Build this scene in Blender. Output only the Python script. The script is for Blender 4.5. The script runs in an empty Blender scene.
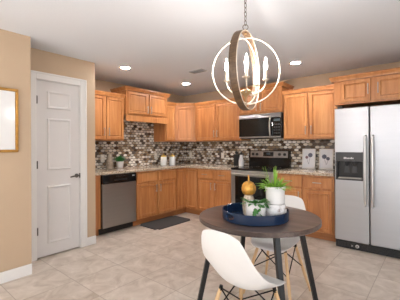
import bpy, bmesh, math, random
from mathutils import Vector, Matrix
random.seed(7)
C = bpy.context.scene.collection
scene = bpy.context.scene
PI = math.pi

# ------------------------------------------------------------------ camera
F_PX, YAW, CAM_H, ROLL = 284.07, 0.6976, 1.2733, -0.0048
cam_data = bpy.data.cameras.new('camera')
cam_data.sensor_width = 36.0
cam_data.lens = 36.0 * F_PX / 400.0
cam_data.shift_y = -3.5 / 400.0
cam_data.clip_start = 0.05
cam = bpy.data.objects.new('camera', cam_data)
C.objects.link(cam)
cam.matrix_world = Matrix.Translation((0, 0, CAM_H)) @ Matrix.Rotation(YAW, 4, 'Z') @ Matrix.Rotation(PI/2, 4, 'X') @ Matrix.Rotation(ROLL, 4, 'Z')
scene.camera = cam

# ------------------------------------------------------------------ world, window light, exposure
world = bpy.data.worlds.new('sky')
scene.world = world
world.use_nodes = True
world.node_tree.nodes['Background'].inputs[0].default_value = (0.80, 0.88, 1.0, 1)
world.node_tree.nodes['Background'].inputs[1].default_value = 1.0

def area(name, loc, rot, sx, sy, power, color):
    d = bpy.data.lights.new(name, 'AREA')
    d.shape = 'RECTANGLE'; d.size = sx; d.size_y = sy; d.energy = power; d.color = color
    o = bpy.data.objects.new(name, d); C.objects.link(o)
    o.location = loc; o.rotation_euler = rot
    return o
# daylight just outside the patio door behind the camera and the window in the right wall
area('patio_daylight', (-0.8, -3.02, 1.12), (PI/2, 0, 0), 3.9, 2.06, 62, (0.96, 0.985, 1.0))
area('side_window_daylight', (1.72, 0.2, 1.25), (0, PI/2, 0), 1.9, 3.5, 30, (0.96, 0.985, 1.0))

sd = bpy.data.lights.new('bounce_sun', 'SUN'); sd.energy = 60; sd.angle = 0.02; sd.color = (0.97, 0.985, 1.0)
bounce_sun = bpy.data.objects.new('bounce_sun', sd); C.objects.link(bounce_sun)
# the sun is added through the patio door; its floor bounce lights the ceiling
bounce_sun.rotation_euler = (math.radians(35), 0, math.radians(8))

scene.view_settings.view_transform = 'Standard'
scene.view_settings.look = 'None'
scene.view_settings.gamma = 1.0
scene.view_settings.use_curve_mapping = False
scene.view_settings.exposure = 0.1

# ------------------------------------------------------------------ key planes of the room
XL, YB = -4.297, 4.582          # kitchen left wall, back wall
XD, XP = -3.477, -3.141         # pantry wall, near wall with the picture
ZC = 2.386                      # ceiling
XR, YF0 = 1.6, -2.9             # right wall, wall behind the camera
Y_NEAR, Y_BLOCK = 1.10, 1.990   # end of near wall, end of pantry block

# ------------------------------------------------------------------ materials
def rgb(r, g, b):
    f = lambda c: (c/255/12.92) if c/255 <= 0.04045 else ((c/255+0.055)/1.055)**2.4
    return (f(r), f(g), f(b), 1)

class N:
    """small node graph helper"""
    def __init__(s, name):
        s.m = bpy.data.materials.new(name); s.m.use_nodes = True
        s.t = s.m.node_tree; s.b = s.t.nodes['Principled BSDF']
    def n(s, typ, **kw):
        x = s.t.nodes.new(typ)
        for k, v in kw.items(): setattr(x, k, v)
        return x
    def l(s, a, b): s.t.links.new(a, b)
    def coord(s, scale=(1, 1, 1), which='Object', loc=(0, 0, 0)):
        c = s.n('ShaderNodeTexCoord'); m = s.n('ShaderNodeMapping')
        m.inputs['Scale'].default_value = scale; m.inputs['Location'].default_value = loc
        s.l(c.outputs[which], m.inputs['Vector']); return m.outputs['Vector']
    def noise(s, vec, scale, detail=3, rough=0.5, dist=0.0):
        x = s.n('ShaderNodeTexNoise'); x.inputs['Scale'].default_value = scale
        x.inputs['Detail'].default_value = detail; x.inputs['Roughness'].default_value = rough
        x.inputs['Distortion'].default_value = dist
        s.l(vec, x.inputs['Vector']); return x.outputs['Fac']
    def ramp(s, fac, stops, interp='LINEAR'):
        x = s.n('ShaderNodeValToRGB'); r = x.color_ramp; r.interpolation = interp
        while len(r.elements) < len(stops): r.elements.new(0.5)
        for e, (p, c) in zip(r.elements, stops): e.position = p; e.color = c
        s.l(fac, x.inputs['Fac']); return x.outputs['Color']
    def math(s, op, a, b=None, clamp=False):
        x = s.n('ShaderNodeMath', operation=op, use_clamp=clamp)
        for i, v in enumerate((a, b)):
            if v is None: continue
            if isinstance(v, (int, float)): x.inputs[i].default_value = v
            else: s.l(v, x.inputs[i])
        return x.outputs[0]
    def mix(s, fac, a, b):
        x = s.n('ShaderNodeMix', data_type='RGBA')
        for i, v in ((0, fac), (6, a), (7, b)):
            if isinstance(v, (int, float, tuple)): x.inputs[i].default_value = v
            else: s.l(v, x.inputs[i])
        return x.outputs[2]
    def bump(s, h, strength, dist=0.01):
        x = s.n('ShaderNodeBump'); x.inputs['Strength'].default_value = strength
        x.inputs['Distance'].default_value = dist
        s.l(h, x.inputs['Height']); s.l(x.outputs[0], s.b.inputs['Normal'])
    def set(s, base=None, rough=None, metal=None, **kw):
        for k, v in (('Base Color', base), ('Roughness', rough), ('Metallic', metal), *kw.items()):
            if v is None: continue
            if isinstance(v, (int, float, tuple)): s.b.inputs[k].default_value = v
            else: s.l(v, s.b.inputs[k])
        return s.m

def simple(name, col, rough=0.5, metal=0.0, var=0.06, scale=12, **kw):
    g = N(name); f = g.noise(g.coord(), scale)
    lo = tuple(c*(1-var) for c in col[:3])+(1,); hi = tuple(min(1, c*(1+var)) for c in col[:3])+(1,)
    return g.set(g.ramp(f, [(0.3, lo), (0.7, hi)]), rough, metal, **kw)

def wood(name, dark, mid, light, rough=0.33, axis='Z', freq=1.0):
    g = N(name)
    s = {'Z': (14*freq, 14*freq, 1.1*freq), 'X': (1.1*freq, 14*freq, 14*freq)}[axis]
    info = g.n('ShaderNodeObjectInfo')
    c = g.n('ShaderNodeTexCoord'); m = g.n('ShaderNodeMapping'); m.inputs['Scale'].default_value = s
    off = g.n('ShaderNodeVectorMath', operation='ADD'); mul = g.math('MULTIPLY', info.outputs['Random'], 37.0)
    g.l(c.outputs['Object'], off.inputs[0]); g.l(mul, off.inputs[1]); g.l(off.outputs[0], m.inputs['Vector'])
    a = g.noise(m.outputs[0], 1.0, 5, 0.6, 0.8); b = g.noise(m.outputs[0], 4.0, 3, 0.6)
    f = g.math('ADD', g.math('MULTIPLY', a, 0.75), g.math('MULTIPLY', b, 0.25))
    tone = g.math('ADD', f, g.math('MULTIPLY', g.math('SUBTRACT', info.outputs['Random'], 0.5), 0.10))
    col = g.ramp(tone, [(0.30, dark), (0.5, mid), (0.70, light)])
    g.bump(f, 0.06)
    return g.set(col, rough)

M = {}
M['wall'] = simple('tan_wall_paint', rgb(188, 165, 139), 0.75, var=0.02, scale=4)
g = N('white_ceiling_paint'); f = g.noise(g.coord(), 60, 4); g.bump(f, 0.15)
M['ceiling'] = g.set(rgb(222, 226, 232), 0.9)
M['trim'] = simple('white_trim_paint', rgb(226, 224, 221), 0.4, var=0.01)
M['door'] = simple('white_door_paint', rgb(216, 213, 211), 0.42, var=0.01)
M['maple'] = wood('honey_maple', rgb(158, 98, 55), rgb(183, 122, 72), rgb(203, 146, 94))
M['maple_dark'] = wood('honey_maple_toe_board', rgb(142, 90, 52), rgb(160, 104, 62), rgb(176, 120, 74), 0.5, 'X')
M['inside'] = simple('cabinet_carcass', rgb(170, 104, 50), 0.5)
M['nickel'] = simple('brushed_nickel', rgb(180, 176, 170), 0.32, 1.0, 0.03)
M['dark_metal'] = simple('dark_bronze_metal', rgb(96, 90, 86), 0.35, 0.9)
def steel(name, c, r0, sx, sz):
    g = N(name); v = g.coord((sx, sx, sz)); a = g.noise(v, 1.0, 4, 0.6)
    col = g.ramp(a, [(0.25, tuple(x*0.93 for x in c[:3])+(1,)), (0.75, c)])
    ro = g.n('ShaderNodeMapRange'); ro.inputs[3].default_value = r0-0.06; ro.inputs[4].default_value = r0+0.10
    g.l(a, ro.inputs[0]); g.bump(a, 0.03)
    return g.set(col, ro.outputs[0], 1.0)
M['steel'] = steel('stainless_steel', rgb(160, 158, 156), 0.32, 2.0, 60)
M['pull_steel'] = simple('satin_pull_steel', rgb(214, 214, 214), 0.38, 0.9, 0.02)
M['steel_fridge'] = steel('stainless_steel_fridge', rgb(184, 186, 190), 0.42, 1.4, 22)
M['black_gloss'] = simple('gloss_black_enamel', rgb(14, 14, 15), 0.12)
M['black_glass'] = simple('black_glass', rgb(9, 10, 11), 0.05)
M['black_plastic'] = simple('black_plastic', rgb(18, 18, 19), 0.45)
M['grey_plastic'] = simple('dark_grey_plastic', rgb(48, 48, 50), 0.4)
M['pale_plastic'] = simple('pale_grey_marking', rgb(205, 205, 203), 0.5)
M['white_plastic'] = simple('white_plastic', rgb(232, 230, 226), 0.4, var=0.01)
M['white_shell'] = simple('white_moulded_shell', rgb(226, 225, 224), 0.42, var=0.01)
M['outlet'] = simple('ivory_outlet_plate', rgb(226, 218, 204), 0.4, var=0.02)
M['ceramic'] = simple('white_glazed_ceramic', rgb(228, 227, 226), 0.2, var=0.02)
M['gold_frame'] = simple('antique_gold_frame', rgb(166, 122, 58), 0.4, 0.7, 0.18, 30)
M['gold'] = simple('gold_glaze', rgb(206, 150, 66), 0.35, 0.4, 0.35, 40)
M['yellow_lid'] = simple('golden_yellow_lid', rgb(214, 176, 66), 0.35, 0.2)
M['navy'] = simple('navy_lacquer', rgb(22, 43, 72), 0.2, var=0.1)
M['black_paint'] = simple('black_painted_steel', rgb(24, 24, 26), 0.4)
M['wire'] = simple('black_wire', rgb(22, 22, 22), 0.4, 0.6)
M['beech'] = wood('pale_beech', rgb(196, 158, 112), rgb(214, 178, 134), rgb(226, 194, 152), 0.45)
M['table'] = wood('weathered_brown_wood', rgb(46, 37, 34), rgb(74, 61, 56), rgb(104, 90, 83), 0.32, 'X', 0.8)
M['mat'] = simple('charcoal_mat', rgb(66, 66, 68), 0.85, var=0.1, scale=80)
M['leaf'] = simple('mid_green_leaf', rgb(62, 120, 52), 0.5, var=0.35, scale=30)
M['leaf_lime'] = simple('lime_green_leaf', rgb(122, 168, 52), 0.5, var=0.3, scale=30)
M['leaf_dark'] = simple('deep_green_leaf', rgb(40, 104, 44), 0.45, var=0.35, scale=30)
M['soil'] = simple('dark_soil', rgb(54, 42, 34), 0.9, var=0.3, scale=60)
M['canvas'] = simple('white_art_paper', rgb(226, 226, 226), 0.12, var=0.015, scale=5)
M['paper'] = simple('pale_print_paper', rgb(234, 234, 237), 0.5, var=0.02)
M['ink'] = simple('blue_grey_ink', rgb(104, 106, 124), 0.7, var=0.2, scale=90)
M['ink_rose'] = simple('rose_grey_ink', rgb(140, 112, 116), 0.7, var=0.2, scale=90)
M['white_frame'] = simple('whitewashed_frame', rgb(236, 233, 228), 0.5)
g = N('smoky_vase_glass'); f = g.noise(g.coord((1, 1, 1)), 25)
M['vase'] = g.set(g.ramp(f, [(0.3, rgb(150, 134, 116)), (0.7, rgb(196, 184, 168))]), 0.2, 0.0, **{'Transmission Weight': 0.35, 'IOR': 1.3})
g = N('marbled_pot_glaze'); f = g.noise(g.coord((1, 1, 1.6)), 11, 4, 0.6, 1.8)
M['marble'] = g.set(g.ramp(f, [(0.34, rgb(150, 140, 134)), (0.47, rgb(222, 220, 220)), (0.7, rgb(232, 231, 232))]), 0.25)
g = N('streaked_jar_glaze'); f = g.noise(g.coord((1, 1, 0.5)), 24, 4, 0.6, 1.0)
M['streak'] = g.set(g.ramp(f, [(0.35, rgb(96, 74, 58)), (0.5, rgb(214, 200, 178)), (0.7, rgb(238, 230, 214))]), 0.25)
def emit(name, col, strength):
    g = N(name); g.b.inputs['Emission Color'].default_value = col
    g.b.inputs['Emission Strength'].default_value = strength
    return g.set(col, 0.4)
M['bulb'] = emit('lit_candle_bulb', (1.0, 0.92, 0.86, 1), 350.0)
M['can_light'] = emit('lit_recessed_lens', (1.0, 0.965, 0.94, 1), 360.0)
M['display'] = emit('dim_display', (0.05, 0.07, 0.08, 1), 0.25)
M['ring_dark'] = wood('weathered_oak_band', rgb(60, 43, 28), rgb(86, 64, 43), rgb(112, 86, 58), 0.5, 'X', 2.5)
M['ring_white'] = simple('champagne_metal', rgb(216, 204, 186), 0.35, 0.35, 0.04)
M['fitting'] = simple('antique_brass_fitting', rgb(176, 148, 108), 0.35, 0.7, 0.08)
M['chain'] = simple('grey_iron_chain', rgb(120, 112, 104), 0.4, 0.7)
M['vent'] = simple('vent_paint', rgb(176, 173, 170), 0.6)
M['vent_dark'] = simple('vent_slot', rgb(110, 107, 104), 0.8)

# granite
g = N('speckled_beige_granite'); v = g.coord()
a = g.noise(v, 45, 4, 0.7); b = g.noise(v, 130, 2, 0.5)
c1 = g.ramp(a, [(0.36, rgb(96, 80, 66)), (0.46, rgb(176, 156, 134)), (0.56, rgb(206, 192, 172)), (0.68, rgb(150, 142, 134))])
c2 = g.ramp(b, [(0.34, (0.05, 0.045, 0.04, 1)), (0.42, (1, 1, 1, 1))])
mx = g.n('ShaderNodeMix', data_type='RGBA', blend_type='MULTIPLY'); mx.inputs[0].default_value = 0.6
g.l(c1, mx.inputs[6]); g.l(c2, mx.inputs[7])
M['granite'] = g.set(mx.outputs[2], 0.16)

# mosaic: staggered rounded tiles, colour by cell
def mosaic(name, axis):
    g = N(name); c = g.n('ShaderNodeTexCoord'); sp = g.n('ShaderNodeSeparateXYZ'); g.l(c.outputs['Object'], sp.inputs[0])
    U, V = sp.outputs[axis], sp.outputs['Z']
    W, H = 0.074, 0.044
    wn = g.noise(c.outputs['Object'], 22, 1)
    v = g.math('DIVIDE', V, H); row = g.math('FLOOR', v)
    u = g.math('ADD', g.math('DIVIDE', U, W), g.math('MULTIPLY', g.math('MODULO', row, 2.0), 0.5))
    col = g.math('FLOOR', u)
    fu = g.math('ABSOLUTE', g.math('SUBTRACT', g.math('FRACT', u), 0.5))
    fv = g.math('ABSOLUTE', g.math('SUBTRACT', g.math('FRACT', v), 0.5))
    # pointed-oval tile: |2u|^2.2 + |2v|^2.2 < 1
    d = g.math('ADD', g.math('POWER', g.math('MULTIPLY', fu, 2.0), 2.0), g.math('POWER', g.math('MULTIPLY', fv, 2.0), 2.0))
    grout = g.n('ShaderNodeMapRange'); grout.inputs[1].default_value = 0.84; grout.inputs[2].default_value = 1.0
    g.l(d, grout.inputs[0])
    cx = g.n('ShaderNodeCombineXYZ'); g.l(col, cx.inputs[0]); g.l(row, cx.inputs[1])
    wnz = g.n('ShaderNodeTexWhiteNoise', noise_dimensions='2D'); g.l(cx.outputs[0], wnz.inputs['Vector'])
    pal = g.ramp(wnz.outputs['Value'], [(0.0, rgb(84, 66, 52)), (0.11, rgb(140, 116, 92)), (0.28, rgb(220, 211, 196)),
                 (0.52, rgb(182, 166, 146)), (0.68, rgb(100, 90, 82)), (0.76, rgb(236, 231, 222)), (0.92, rgb(190, 184, 176))], 'CONSTANT')
    base = g.mix(grout.outputs[0], pal, rgb(84, 74, 64))
    rough = g.math('ADD', 0.10, g.math('MULTIPLY', grout.outputs[0], 0.6))
    dome = g.math('SUBTRACT', 1.0, g.math('MINIMUM', d, 1.0))
    g.bump(dome, 0.5, 0.004)
    return g.set(base, rough)
M['mosaic_back'] = mosaic('oval_mosaic_tile_back', 'X')
M['mosaic_left'] = mosaic('oval_mosaic_tile_left', 'Y')

# floor tile
g = N('beige_stone_floor_tile'); c = g.n('ShaderNodeTexCoord'); sp = g.n('ShaderNodeSeparateXYZ'); g.l(c.outputs['Object'], sp.inputs[0])
TS = 0.478
u = g.math('DIVIDE', g.math('ADD', sp.outputs['X'], 1.78), 0.44); v = g.math('DIVIDE', g.math('SUBTRACT', sp.outputs['Y'], 1.782), TS)
du = g.math('ABSOLUTE', g.math('SUBTRACT', g.math('FRACT', g.math('ADD', u, 0.5)), 0.5))
dv = g.math('ABSOLUTE', g.math('SUBTRACT', g.math('FRACT', g.math('ADD', v, 0.5)), 0.5))
gd = g.math('MINIMUM', du, dv)
gm = g.n('ShaderNodeMapRange'); gm.inputs[1].default_value = 0.004; gm.inputs[2].default_value = 0.010
gm.inputs[3].default_value = 1; gm.inputs[4].default_value = 0; g.l(gd, gm.inputs[0])
cx = g.n('ShaderNodeCombineXYZ'); g.l(g.math('FLOOR', u), cx.inputs[0]); g.l(g.math('FLOOR', v), cx.inputs[1])
wn = g.n('ShaderNodeTexWhiteNoise', noise_dimensions='2D'); g.l(cx.outputs[0], wn.inputs['Vector'])
offv = g.n('ShaderNodeVectorMath', operation='ADD'); sc = g.n('ShaderNodeVectorMath', operation='SCALE')
g.l(wn.outputs['Color'], sc.inputs[0]); sc.inputs['Scale'].default_value = 9.0
g.l(c.outputs['Object'], offv.inputs[0]); g.l(sc.outputs[0], offv.inputs[1])
a = g.noise(offv.outputs[0], 5.5, 7, 0.62, 0.9)
tone = g.math('ADD', a, g.math('MULTIPLY', g.math('SUBTRACT', wn.outputs['Value'], 0.5), 0.10))
col = g.ramp(tone, [(0.30, rgb(168, 154, 140)), (0.48, rgb(190, 178, 166)), (0.68, rgb(208, 198, 187))])
colg = g.mix(g.math('MULTIPLY', gm.outputs[0], 0.65), col, rgb(140, 126, 113))
g.bump(g.math('SUBTRACT', 1.0, gm.outputs[0]), 0.15, 0.003)
M['floor'] = g.set(colg, g.math('ADD', 0.28, g.math('MULTIPLY', a, 0.2)))

# ------------------------------------------------------------------ mesh helpers
def bx(bm, x0, x1, y0, y1, z0, z1, bev=0.0):
    r = bmesh.ops.create_cube(bm, size=1.0)
    vs = r['verts']
    for v in vs:
        v.co = Vector(((x0+x1)/2+v.co.x*(x1-x0), (y0+y1)/2+v.co.y*(y1-y0), (z0+z1)/2+v.co.z*(z1-z0)))
    if bev > 0:
        es = list({e for v in vs for e in v.link_edges})
        bmesh.ops.bevel(bm, geom=es, offset=bev, segments=2, profile=0.5, affect='EDGES')
    return bm
def box(*a, **k): return bx(bmesh.new(), *a, **k)
def lathe(prof, seg=32, bm=None, center=(0, 0, 0), sx=1.0, sy=1.0):
    bm = bm or bmesh.new(); rings = []
    for r, z in prof:
        if r < 1e-6: rings.append([bm.verts.new((center[0], center[1], center[2]+z))])
        else: rings.append([bm.verts.new((center[0]+sx*r*math.cos(2*PI*i/seg), center[1]+sy*r*math.sin(2*PI*i/seg), center[2]+z)) for i in range(seg)])
    for a, b in zip(rings, rings[1:]):
        for i in range(seg):
            j = (i+1) % seg
            if len(a) == 1 and len(b) == 1: continue
            if len(a) == 1: bm.faces.new((a[0], b[j], b[i]))
            elif len(b) == 1: bm.faces.new((a[i], a[j], b[0]))
            else: bm.faces.new((a[i], a[j], b[j], b[i]))
    return bm
def tube(pts, rad, bm=None, seg=8, closed=False, cap=True):
    bm = bm or bmesh.new(); pts = [Vector(p) for p in pts]; n = len(pts)
    rads = rad if isinstance(rad, (list, tuple)) else [rad]*n
    prev = None; rings = []
    for i, p in enumerate(pts):
        if closed: t = pts[(i+1) % n]-pts[i-1]
        else: t = pts[min(i+1, n-1)]-pts[max(i-1, 0)]
        t.normalize()
        if prev is None:
            up = Vector((0, 0, 1)) if abs(t.z) < 0.9 else Vector((1, 0, 0))
            a = t.cross(up).normalized()
        else: a = (prev-t*prev.dot(t)).normalized()
        prev = a; b = t.cross(a)
        rings.append([bm.verts.new(p+(a*math.cos(2*PI*k/seg)+b*math.sin(2*PI*k/seg))*rads[i]) for k in range(seg)])
    m = n if closed else n-1
    for i in range(m):
        A, B = rings[i], rings[(i+1) % n]
        for k in range(seg):
            bm.faces.new((A[k], A[(k+1) % seg], B[(k+1) % seg], B[k]))
    if cap and not closed:
        bm.faces.new(rings[0][::-1]); bm.faces.new(rings[-1])
    return bm
def rod(p0, p1, r0, r1=None, seg=10, bm=None): return tube([p0, p1], [r0, r0 if r1 is None else r1], bm, seg)
def obj(name, bm, mat, parent=None, smooth=False, loc=None):
    bmesh.ops.recalc_face_normals(bm, faces=bm.faces[:])
    me = bpy.data.meshes.new(name); bm.to_mesh(me); bm.free()
    if smooth:
        me.polygons.foreach_set('use_smooth', [True]*len(me.polygons))
        try: me.set_sharp_from_angle(angle=math.radians(40))
        except Exception: pass
    me.materials.append(M[mat] if isinstance(mat, str) else mat)
    o = bpy.data.objects.new(name, me); C.objects.link(o)
    if parent is not None: o.parent = parent
    if loc is not None: o.location = loc
    return o
def tag(o, label, cat, group=None):
    o['label'] = label; o['category'] = cat
    if group: o['group'] = group
    return o
def thing(name, label, cat, loc=(0, 0, 0), rotz=0.0, group=None):
    o = bpy.data.objects.new(name, None); C.objects.link(o); o.empty_display_size = 0.1
    o.location = loc; o.rotation_euler = (0, 0, rotz)
    return tag(o, label, cat, group)
def struct(name, bm, mat, parent=None, smooth=False):
    o = obj(name, bm, mat, parent, smooth); o['kind'] = 'structure'; return o
def carve(name, bm, cutters, mat, parent=None, smooth=False):
    """build a mesh with the cutter solids taken out of it; the cutters are removed again"""
    o = obj(name, bm, mat, None, smooth); tmp = []
    for cb in cutters:
        c = obj('cutter', cb, mat); tmp.append(c)
        md = o.modifiers.new('cut', 'BOOLEAN'); md.operation = 'DIFFERENCE'; md.solver = 'EXACT'; md.object = c
    bpy.context.view_layer.update()
    me = bpy.data.meshes.new_from_object(o.evaluated_get(bpy.context.evaluated_depsgraph_get()))
    o.modifiers.clear(); o.data = me
    for c in tmp: bpy.data.objects.remove(c)
    if smooth:
        me.polygons.foreach_set('use_smooth', [True]*len(me.polygons))
        try: me.set_sharp_from_angle(angle=math.radians(40))
        except Exception: pass
    if parent is not None: o.parent = parent
    return o
def copy_tree(o, parent=None):
    c = o.copy(); C.objects.link(c); c.parent = parent
    for ch in list(o.children): copy_tree(ch, c)
    return c

# ------------------------------------------------------------------ room shell
T = 0.12
struct('floor', box(XL-T, XR+T, YF0-T, YB+T, -0.1, 0), 'floor')
struct('ceiling', box(XL-T, XR+T, YF0-T, YB+T, ZC, ZC+0.1), 'ceiling')
struct('wall_back', box(XL-T, XR+T, YB, YB+T, 0, ZC), 'wall')
struct('wall_left', box(XL-T, XL, Y_BLOCK, YB, 0, ZC), 'wall')
struct('wall_near', box(XL-T, XP, YF0, Y_NEAR, 0, ZC), 'wall')
DY0, DY1, DZ = 1.264, 1.786, 2.052       # pantry door opening
bm = bmesh.new()
bx(bm, XD-0.1, XD, Y_NEAR, DY0, 0, ZC); bx(bm, XD-0.1, XD, DY1, Y_BLOCK, 0, ZC); bx(bm, XD-0.1, XD, DY0, DY1, DZ, ZC)
bx(bm, XL-T, XD-0.1, Y_BLOCK-0.1, Y_BLOCK, 0, ZC); bx(bm, XL-T, XL-0.01, Y_NEAR, Y_BLOCK-0.1, 0, ZC)
struct('wall_pantry', bm, 'wall')
bm = bmesh.new()                          # wall behind the camera with the patio door opening
bx(bm, XP, -2.75, YF0-T, YF0, 0, ZC); bx(bm, 1.15, XR+T, YF0-T, YF0, 0, ZC); bx(bm, -2.75, 1.15, YF0-T, YF0, 2.15, ZC); bx(bm, -2.75, 1.15, YF0-T, YF0, 0, 0.09)
struct('wall_front', bm, 'wall')
bm = bmesh.new()                          # right wall with a wide window opening
bx(bm, XR, XR+T, YF0, -1.55, 0, ZC); bx(bm, XR, XR+T, 1.95, YB, 0, ZC); bx(bm, XR, XR+T, -1.55, 1.95, 0, 0.3); bx(bm, XR, XR+T, -1.55, 1.95, 2.2, ZC)
struct('wall_right', bm, 'wall')
def board(bm, x0, x1, y0, y1, h=0.105):
    bx(bm, x0, x1, y0, y1, 0.0, h, 0.004); return bm
struct('baseboard_near', board(bmesh.new(), XP, XP+0.015, YF0+0.01, Y_NEAR+0.0), 'trim')
struct('baseboard_pantry', board(bmesh.new(), XD, XD+0.015, 1.866, Y_BLOCK+0.0), 'trim')
struct('baseboard_right', board(bmesh.new(), XR-0.015, XR, YF0+0.01, YB-0.01), 'trim')
struct('baseboard_back', board(bmesh.new(), 0.0, XR-0.02, YB-0.015, YB), 'trim')
# door casing and jamb
bm = bmesh.new(); CW = 0.075
bx(bm, XD, XD+0.018, DY1-0.004, DY1+CW, 0, DZ+CW-0.004, 0.004)
bx(bm, XD, XD+0.018, DY0-CW, DY0+0.004, 0, DZ+CW-0.004, 0.004)
bx(bm, XD, XD+0.018, DY0+0.004, DY1-0.004, DZ-0.004, DZ+CW-0.004, 0.004)
bx(bm, XD, XD+0.024, DY1+CW-0.018, DY1+CW+0.002, 0, DZ+CW, 0.003)
bx(bm, XD, XD+0.024, DY0-CW, DY1+CW+0.002, DZ+CW-0.016, DZ+CW+0.004, 0.003)
bx(bm, XD-0.1, XD, DY0-0.001, DY0+0.010, 0, DZ); bx(bm, XD-0.1, XD, DY1-0.010, DY1+0.001, 0, DZ); bx(bm, XD-0.1, XD, DY0, DY1, DZ-0.008, DZ+0.001)
struct('trim_1', bm, 'trim')
# pantry door: slab with three moulded panels
bm = bmesh.new()
y0, y1, dx = DY0+0.013, DY1-0.013, XD-0.006
bx(bm, dx-0.035, dx, y0, y1, 0.016, DZ-0.012)
bm.faces.ensure_lookup_table()
ff = max(bm.faces, key=lambda q: q.calc_center_median().x)
bmesh.ops.delete(bm, geom=[ff], context='FACES_ONLY')
ys = [y0, y0+0.110, y1-0.105, y1]; zs = [0.016, 0.150, 0.823, 1.004, 1.612, 1.722, 1.930, DZ-0.012]
gv = [[bm.verts.new((dx, y, z)) for z in zs] for y in ys]
pan = []
for i in range(3):
    for j in range(7):
        q = bm.faces.new((gv[i][j], gv[i+1][j], gv[i+1][j+1], gv[i][j+1]))
        if i == 1 and j in (1, 3, 5): pan.append(q)
bmesh.ops.remove_doubles(bm, verts=bm.verts[:], dist=0.0005)
bmesh.ops.recalc_face_normals(bm, faces=bm.faces[:])
for q in pan:
    bmesh.ops.inset_individual(bm, faces=[q], thickness=0.012, depth=-0.011)
    bmesh.ops.inset_individual(bm, faces=[q], thickness=0.012, depth=0.0)
    bmesh.ops.inset_individual(bm, faces=[q], thickness=0.022, depth=0.009)
d1 = struct('door_1', bm, 'door')
for z in (1.814, 1.073, 0.316):
    h = box(dx-0.002, dx+0.012, y0-0.012, y0+0.010, z-0.045, z+0.045, 0.003)
    o = struct('hinge', h, 'dark_metal', d1)
bm = lathe([(0, 0), (0.026, 0), (0.026, 0.006), (0.014, 0.012), (0.010, 0.045), (0, 0.045)], 20)
bmesh.ops.transform(bm, matrix=Matrix.Translation((dx, 1.738, 0.916)) @ Matrix.Rotation(PI/2, 4, 'Y'), verts=bm.verts[:])
tube([(dx+0.042, 1.742, 0.916), (dx+0.046, 1.715, 0.916), (dx+0.046, 1.675, 0.913), (dx+0.040, 1.642, 0.907)], [0.010, 0.011, 0.010, 0.008], bm, 10)
bx(bm, dx+0.0, dx+0.012, y1-0.004, y1+0.020, 0.885, 0.945, 0.003)
struct('door_lever', bm, 'dark_metal', d1, True)
# patio door / window frames (openings behind the camera)
def frame(x0, x1, y0, y1, z0, z1, t, axis):
    bm = bmesh.new()
    if axis == 'X':
        bx(bm, x0, x1, y0, y1, z0, z0+t); bx(bm, x0, x1, y0, y1, z1-t, z1)
        for k in (x0, (x0+x1)/2-t/2, x1-t): bx(bm, k, k+t, y0, y1, z0+t, z1-t)
    else:
        bx(bm, x0, x1, y0, y1, z0, z0+t); bx(bm, x0, x1, y0, y1, z1-t, z1)
        for k in (y0, (y0+y1)/2-t/2, y1-t): bx(bm, x0, x1, k, k+t, z0+t, z1-t)
    return bm
struct('window_1', frame(-2.75, 1.15, YF0-0.08, YF0-0.02, 0.09, 2.15, 0.05, 'X'), 'trim')
struct('window_2', frame(XR+0.02, XR+0.08, -1.55, 1.95, 0.3, 2.2, 0.05, 'Y'), 'trim')

# ------------------------------------------------------------------ cabinets
def panel_door(x0, x1, z0, z1, yf, thick=0.02, rail=0.055):
    """a frame-and-panel front whose face looks to -y and lies at y = yf"""
    bm = box(x0, x1, yf, yf+thick, z0, z1, 0.004)
    bm.faces.ensure_lookup_table()
    q = min((f for f in bm.faces if abs(f.normal.y) > 0.9), key=lambda f: f.calc_center_median().y)
    bmesh.ops.inset_individual(bm, faces=[q], thickness=rail, depth=0)
    bmesh.ops.inset_individual(bm, faces=[q], thickness=0.009, depth=-0.013)
    bmesh.ops.inset_individual(bm, faces=[q], thickness=0.006, depth=0.0)
    bmesh.ops.inset_individual(bm, faces=[q], thickness=0.010, depth=0.005)
    return bm
def pull(parent, x, z, yf, vertical=True, L=0.128):
    h = L/2; y = yf-0.028
    if vertical: a, b = (x, y, z-h), (x, y, z+h); p = [(x, yf, z-h*0.75), (x, yf, z+h*0.75)]
    else: a, b = (x-h, y, z), (x+h, y, z); p = [(x-h*0.75, yf, z), (x+h*0.75, yf, z)]
    bm = rod(a, b, 0.0055)
    for q in p: rod((q[0], q[1]+0.001, q[2]), (q[0], y, q[2]), 0.0045, None, 8, bm)
    return obj('handle', bm, 'nickel', parent, True)
def loft(rings, close=True):
    bm = bmesh.new(); vr = [[bm.verts.new(p) for p in r] for r in rings]
    n = len(vr[0])
    for a, b in zip(vr, vr[1:]):
        for i in range(n): bm.faces.new((a[i], a[(i+1) % n], b[(i+1) % n], b[i]))
    bm.faces.new(vr[0][::-1]); bm.faces.new(vr[-1])
    return bm
CROWN = [(0.002, -0.012), (0.026, -0.012), (0.028, 0.000), (0.034, 0.012), (0.046, 0.030), (0.050, 0.034), (0.050, 0.046)]
def crown(w, d, z, left, right, y_back=0.0, prof=CROWN, mitre=(0.0, 0.0)):
    rings = []
    for o, dz in prof:
        xl = -o if left else 0.0; xr = w+o if right else w
        rings.append([(xl, y_back, z+dz), (xl+mitre[0]*o, -d-o, z+dz), (xr-mitre[1]*o, -d-o, z+dz), (xr, y_back, z+dz)])
    return loft(rings)
DF = 0.0245      # door stand-off
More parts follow.
